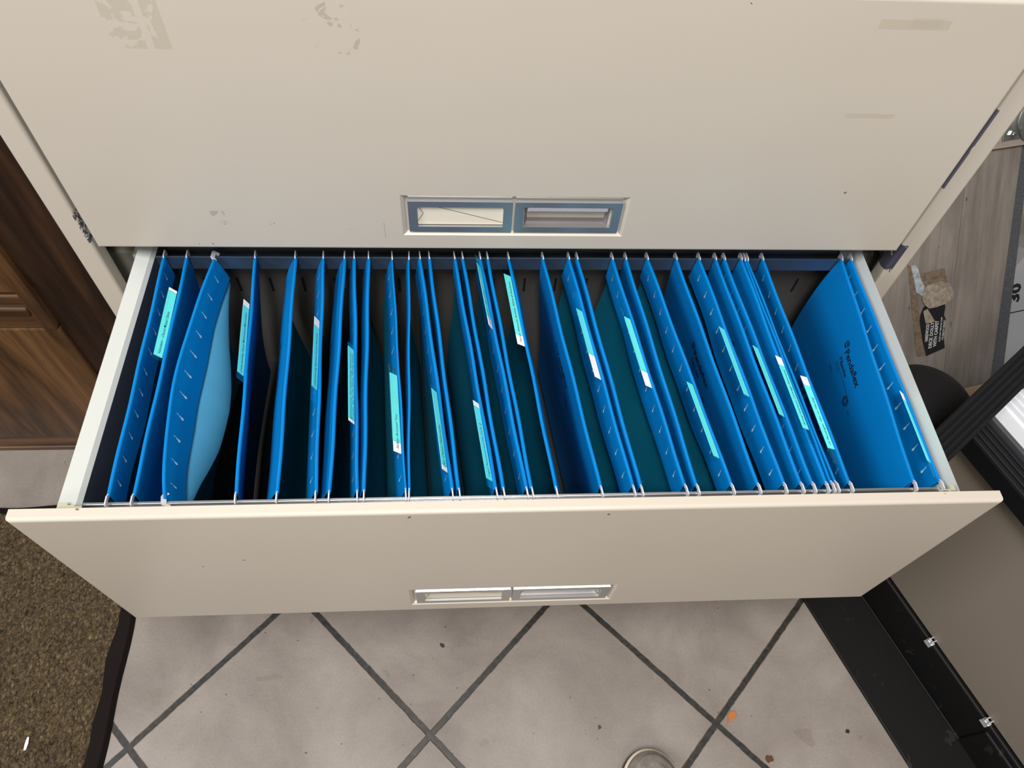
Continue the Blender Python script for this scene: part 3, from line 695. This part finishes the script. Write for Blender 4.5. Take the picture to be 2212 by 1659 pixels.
# rounded black wheel housing below the bar
b = MB(); wc_ = Vector((0.668, -0.010, Z0 - 0.40)); b.cyl(tuple(wc_), (0, 0, 1), 0.072, 0.075, 40); b.dome(tuple(wc_ + Vector((0, 0, .075))), (0, 0, 1), 0.070, 0.022, 40); b.cyl(tuple(wc_ + Vector((-.01, -.02, -.245))), (0, 0, 1), 0.018, 0.25)
P(b.build('wheel_housing', M_rubber, ct, 0.002, smooth=False), ct)
b = MB(); b.box((0.622, 0.020, Z0 - 0.36), (0.648, 0.050, Z0 - 0.315)); b.cyl((0.664, -0.012, 0.004), (0.75, 0.66, 0), 0.0, 0.0001) if False else None
P(b.build('housing_lug', M_rubber, ct, 0.003), ct)
b = MB(); q = Vector((0.66, -0.03, 0.052)); b.cyl(tuple(q), (0.6, 0.8, 0), 0.05, 0.03, 32); P(b.build('castor_wheel', M_rubber, ct, 0.004), ct)

# ---------------------------------------------------------------- leaning dolly board
BD = Vector((0.975, 0.222, 0)).normalized(); UP = Vector((-0.064, 0.269, 0.375)).normalized(); UP = (UP - BD * UP.dot(BD)).normalized(); NB = -(BD.cross(UP)).normalized() * -1
if NB.y > 0: NB = -NB
P0 = Vector((1.033, 0.204, Z0 - 0.60))
dl_ = empty('furniture_dolly', tuple(P0 - Vector((.2, 0, 0.05))), 'weathered grey wooden furniture dolly leaning on edge behind the cart', 'dolly')
dl_.matrix_world = Matrix(((BD.x, UP.x, -NB.x * -1, P0.x), (BD.y, UP.y, NB.y, P0.y), (BD.z, UP.z, NB.z, P0.z), (0, 0, 0, 1)))
dl_.matrix_world = Matrix.Translation(P0) @ Matrix((BD, UP, NB)).transposed().to_4x4()
b = MB(); b.box((-0.435, 0.0, -0.018), (-0.1175, 0.470, 0.0)); b.box((-0.117, 0.0, -0.018), (0.0, 0.470, 0.0)); b.build('deck_board', M_grey, dl_, 0.002)
b = MB(); b.box((-0.43, -0.022, -0.030), (0.0, -0.0005, 0.004)); b.build('bottom_cleat', M_tan, dl_, 0.001)
M_tan2 = wood('pale_grey_cleat', (0.27, .22, .19), (0.36, .30, .26), (0.42, .36, .31), axis=0, rough=.7)
b = MB(); b.add([(-0.43, 0.4715, -0.02), (0.002, 0.4715, -0.02), (0.002, 0.545, -0.02), (-0.43, 0.545, -0.02), (-0.43, 0.4735, 0.010), (0.002, 0.4715, 0.010), (0.002, 0.545, 0.010), (-0.43, 0.545, 0.010)], [(0,3,2,1),(4,5,6,7),(0,1,5,4),(1,2,6,5),(2,3,7,6),(3,0,4,7)]); b.build('end_cleat', M_tan2, dl_, 0.001)
b = MB(); b.box((-0.060, 0.484, 0.010), (0.045, 0.58, 0.013)); pl = b.build('castor_plate', M_castor, dl_, 0.004)
b = MB(); b.dome((0.004, 0.514, 0.013), (0, 0, 1), 0.038, 0.034, 32, 10); b.build('castor_dome', M_castor, pl, smooth=True)
b = MB(); b.cyl((-0.042, 0.494, 0.013), (0, 0, 1), 0.0075, 0.004, 6); b.dome((-0.042, 0.494, 0.016), (0, 0, 1), 0.0045, 0.004); b.build('bolt', M_chrome, pl)
M_burl = mat('torn_brown_backing', (0.20, 0.145, 0.10), 0.85); M_tanp = mat('tan_paper', (0.36, 0.30, 0.235), 0.85); M_blup = mat('grey_white_paper', (0.42, 0.46, 0.50), 0.8); M_blk = mat('black_sticker', (0.014, 0.014, 0.016), 0.45)
M_lett = mat('white_sticker_ink', (0.62, 0.62, 0.62), 0.7)
for m_ in (M_burl, M_tanp, M_blup):
    _t = NT(m_); c0 = tuple(m_.node_tree.nodes['Principled BSDF'].inputs['Base Color'].default_value)[:3]
    _t.col(_t.ramp(_t.noise(_t.coord(), 130, 4, .6), [(0.3, tuple(k * .6 for k in c0)), (0.7, tuple(k * 1.25 for k in c0))]))
b = MB()
def pp(pts, z0, h, mi): b.prism([(x, y) for x, y in pts], h, mi, lambda v: (v[0], v[1], v[2] + z0))
pp([(-0.2277,.2857),(-0.219,.2789),(-0.2007,.22),(-0.1821,.1419),(-0.1601,.0909),(-0.1876,.0929),(-0.2034,.165)], 0.0002, .0006, 0)
pp([(-0.1900,.168),(-.1885,.18),(-.1835,.1936),(-.165,.205),(-.1376,.2000),(-.1330,.185),(-.1345,.170),(-.1290,.160),(-.1315,.150),(-.1290,.140),(-.1310,.130),(-.124,.0995),(-.166,.0904),(-.1779,.1219)], 0.0003, .0008, 3)
pp([(-0.2211,.2802),(-0.210,.2810),(-.2030,.2700),(-0.1958,.2508),(-0.1859,.2355),(-0.1902,.2181),(-0.2036,.2278),(-.2100,.2500)], 0.0004, .0012, 2)
pp([(-0.2010,.2620),(-.1439,.2642),(-.134,.2335),(-.182,.2366),(-.1930,.2450)], 0.0003, .0006, 0)
pp([(-0.1893,.2088),(-0.190,.225),(-0.182,.2366),(-0.150,.2400),(-0.1319,.2331),(-.1200,.215),(-0.1194,.2005),(-.135,.1930),(-0.1559,.1896),(-0.172,.1902),(-.183,.199)], 0.0012, .0016, 1)
pp([(-0.1841,.186),(-.1747,.1894),(-.1547,.1603),(-.1756,.1596)], 0.0014, .0010, 1)
for (s, sz, w, x0, y0) in (('WOOD', .0085, .026, -.1700, .1560), ('DECK DOLLY', .0085, .052, -.1640, .1560), ('WITH CARP', .0085, .048, -.1545, .1560), ('KEEP OUT FROM CHILDREN', .0032, .036, -.1440, .1540), ('NOT SUITABLE FOR USE', .0032, .034, -.1380, .1520)):
    pass
def vtext(s, size, w, u0, v_end):
    vs, fs = text_geo(s, size, size * .03, width=w)      # reads down-to-up turned: letters' tops to the left
    b.add([(u0 - v[1], v_end + v[0] - w, 0.0013) for v in vs], fs, 4)
vtext('HARDWOOD', .0100, .036, -.1665, .158); vtext('DECK DOLLY', .0105, .054, -.1560, .160); vtext('WITH CARPET', .0105, .054, -.1455, .161)
vtext('DOES NOT REPLACE CARE', .0045, .050, -.1375, .166); vtext('FOR INDOOR USE ONLY', .0045, .042, -.1310, .160)
lab = b.build('torn_sticker', [M_burl, M_tanp, M_blup, M_blk, M_lett], dl_); lab['label'] = 'torn black and tan sticker with white capitals'
b = MB(); b.add([(0.001, -0.01, -0.018), (0.035, -0.01, -0.018), (0.022, 0.52, -0.018), (0.0015, 0.52, -0.018), (0.001, -0.01, -0.004), (0.035, -0.01, -0.004), (0.022, 0.52, -0.004), (0.0015, 0.52, -0.004)], [(0,3,2,1),(4,5,6,7),(0,1,5,4),(1,2,6,5),(2,3,7,6),(3,0,4,7)]); b.build('felt_pad', M_felt, dl_, 0.003)
# grey carton beyond it
cn = empty('carton', (0, 0, 0), 'light grey carton with bold black characters at the right frame edge', 'carton')
cn.matrix_world = dl_.matrix_world.copy()
b = MB(); b.prism([(0.036, -0.02), (0.030, 0.06), (0.026, 0.185), (0.040, 0.225), (0.075, 0.262), (0.32, 0.262), (0.32, -0.02)], -0.10, 0, lambda v: (v[0], v[1], v[2] - 0.0205)); cb = b.build('box_body', M_carton, cn)
b = MB(); vs, fs = text_geo('30', .032, .0014, width=.040); b.add([(0.064 - v[1]*1.0, 0.156 + v[0], -0.0200) for v in vs], fs); b.build('printed_characters', M_blk, cn)
b = MB(); b.box((0.034, 0.134, -0.0203), (0.30, 0.136, -0.0198)); b.build('printed_line', M_blk, cn)

# ---------------------------------------------------------------- shoe
M_shoe = mat('taupe_leather', (0.27, 0.235, 0.205), 0.6); _t = NT(M_shoe); _c = _t.coord(); _t.col(_t.ramp(_t.noise(_c, 60, 4, .6), [(0.3, (0.20, .17, .15)), (0.7, (0.34, .30, .27))])); _t.bump(_t.noise(_c, 250, 3), .2, .0006)
M_sole = mat('brown_sole', (0.10, 0.045, 0.018), 0.6); M_welt = mat('pale_welt', (0.62, 0.52, 0.40), 0.45)
sh = empty('shoe', (0.222, -0.445, 0), 'taupe shoe toe with brown sole edge at the bottom of the photo', 'shoe')
def outline(s, k=0.0):       # s distance from toe tip -> half width
    L = 0.285
    w = 0.047 * min(1, math.sqrt(max(0, 1 - (1 - min(1, s / 0.055)) ** 2))) * (1 - 0.22 * max(0, min(1, (s - 0.11) / 0.07)) + 0.04 * max(0, (s - .2) / .08))
    if s > L - 0.035: w *= math.sqrt(max(0, 1 - ((s - (L - .035)) / .035) ** 2))
    return w + k
def loft(b, levels, mi=0, n=40):
    """levels: (z, inset)"""
    L = 0.285; rings = []
    ss = [L * 0.5 * (1 - math.cos(pi * i / n)) for i in range(n + 1)]
    for z, ins in levels:
        ring = []
        for s in ss: ring.append((outline(s) , s))
        pts = [(w * (1 - ins / .047), -(ins + (s) * (1 - 2 * ins / L))) for w, s in ring] + [(-w * (1 - ins / .047), -(ins + s * (1 - 2 * ins / L))) for w, s in ring[::-1][1:-1]]
        rings.append([(x + 0.010 * (-yy) * .5, yy, z(yy) if callable(z) else z) for x, yy in pts])
    m = len(rings[0])
    for A, Bq in zip(rings, rings[1:]): b.add(A + Bq, [(i, (i+1) % m, m + (i+1) % m, m + i) for i in range(m)], mi)
    b.add(rings[-1], [tuple(range(m))], mi); b.add(rings[0], [tuple(range(m-1, -1, -1))], mi)
b = MB(); loft(b, [(0.0, 0.003), (0.012, 0.0), (0.020, 0.001)]); b.build('sole', M_sole, sh)
b = MB(); loft(b, [(0.0202, 0.0008), (0.0225, 0.0008), (0.024, 0.003)]); b.build('welt', M_welt, sh)
hz = lambda base, hh: (lambda yy: base + hh * min(1, (-yy / 0.16)) ** 0.8)
b = MB(); loft(b, [(0.0235, 0.004), (hz(.034, .01), 0.005), (hz(.044, .025), 0.012), (hz(.050, .040), 0.024), (hz(.052, .045), 0.036)]); b.build('upper', M_shoe, sh, smooth=True)

# ---------------------------------------------------------------- debris on the tiles
def chip(name, x, y, r, colr, label, seed, stretch=1.0, h=.002):
    rr = random.Random(seed); n = 11; ang = rr.uniform(0, pi); pts = []
    for i in range(n):
        a = 2*pi*i/n; q = r * rr.uniform(.6, 1.15); u, v = q * math.cos(a) * stretch, q * math.sin(a)
        pts.append((x + u*math.cos(ang) - v*math.sin(ang), y + u*math.sin(ang) + v*math.cos(ang)))
    b = MB(); b.prism(pts, h, 0, lambda v: (v[0], v[1], v[2] + .0003)); o = b.build(name, mat(name + '_stuff', colr, .8), None, 0.0004)
    return tag(o, label, 'debris')
chip('dry_leaf_scrap', 0.371, -0.402, .0062, (0.42, 0.14, 0.035), 'small orange dry leaf scrap beside a grout crossing', 3, 2.0)
chip('brown_crumb', 0.419, -0.4655, .006, (0.09, 0.035, 0.018), 'brown crumb at the bottom edge right of the shoe', 5, 1.0)
chip('dark_crumb', -0.0941, -0.2768, .0035, (0.03, 0.025, 0.02), 'tiny dark crumb on the tile below the label holder', 6, 1.3)
chip('black_crumb', 0.5562, -0.431, .0035, (0.012, 0.01, 0.01), 'tiny black crumb on the tile near the cart base', 8, 1.0)
chip('grey_crumb', 0.1555, -0.410, .003, (0.05, 0.045, 0.04), 'tiny grey crumb on the tile left above the shoe', 9, 1.2)

b = MB(); b.prism([(0, 0), (.003, .001), (.004, .010), (.0025, .019), (0, .018), (-.001, .009)], .0015, 0, lambda v: (v[0] - 0.712, v[1] - 0.412, v[2] + 0.0145))
tag(b.build('lint_scrap', M_white, None, 0.0004), 'white lint scrap lying on the brown rug near the bottom left', 'debris')
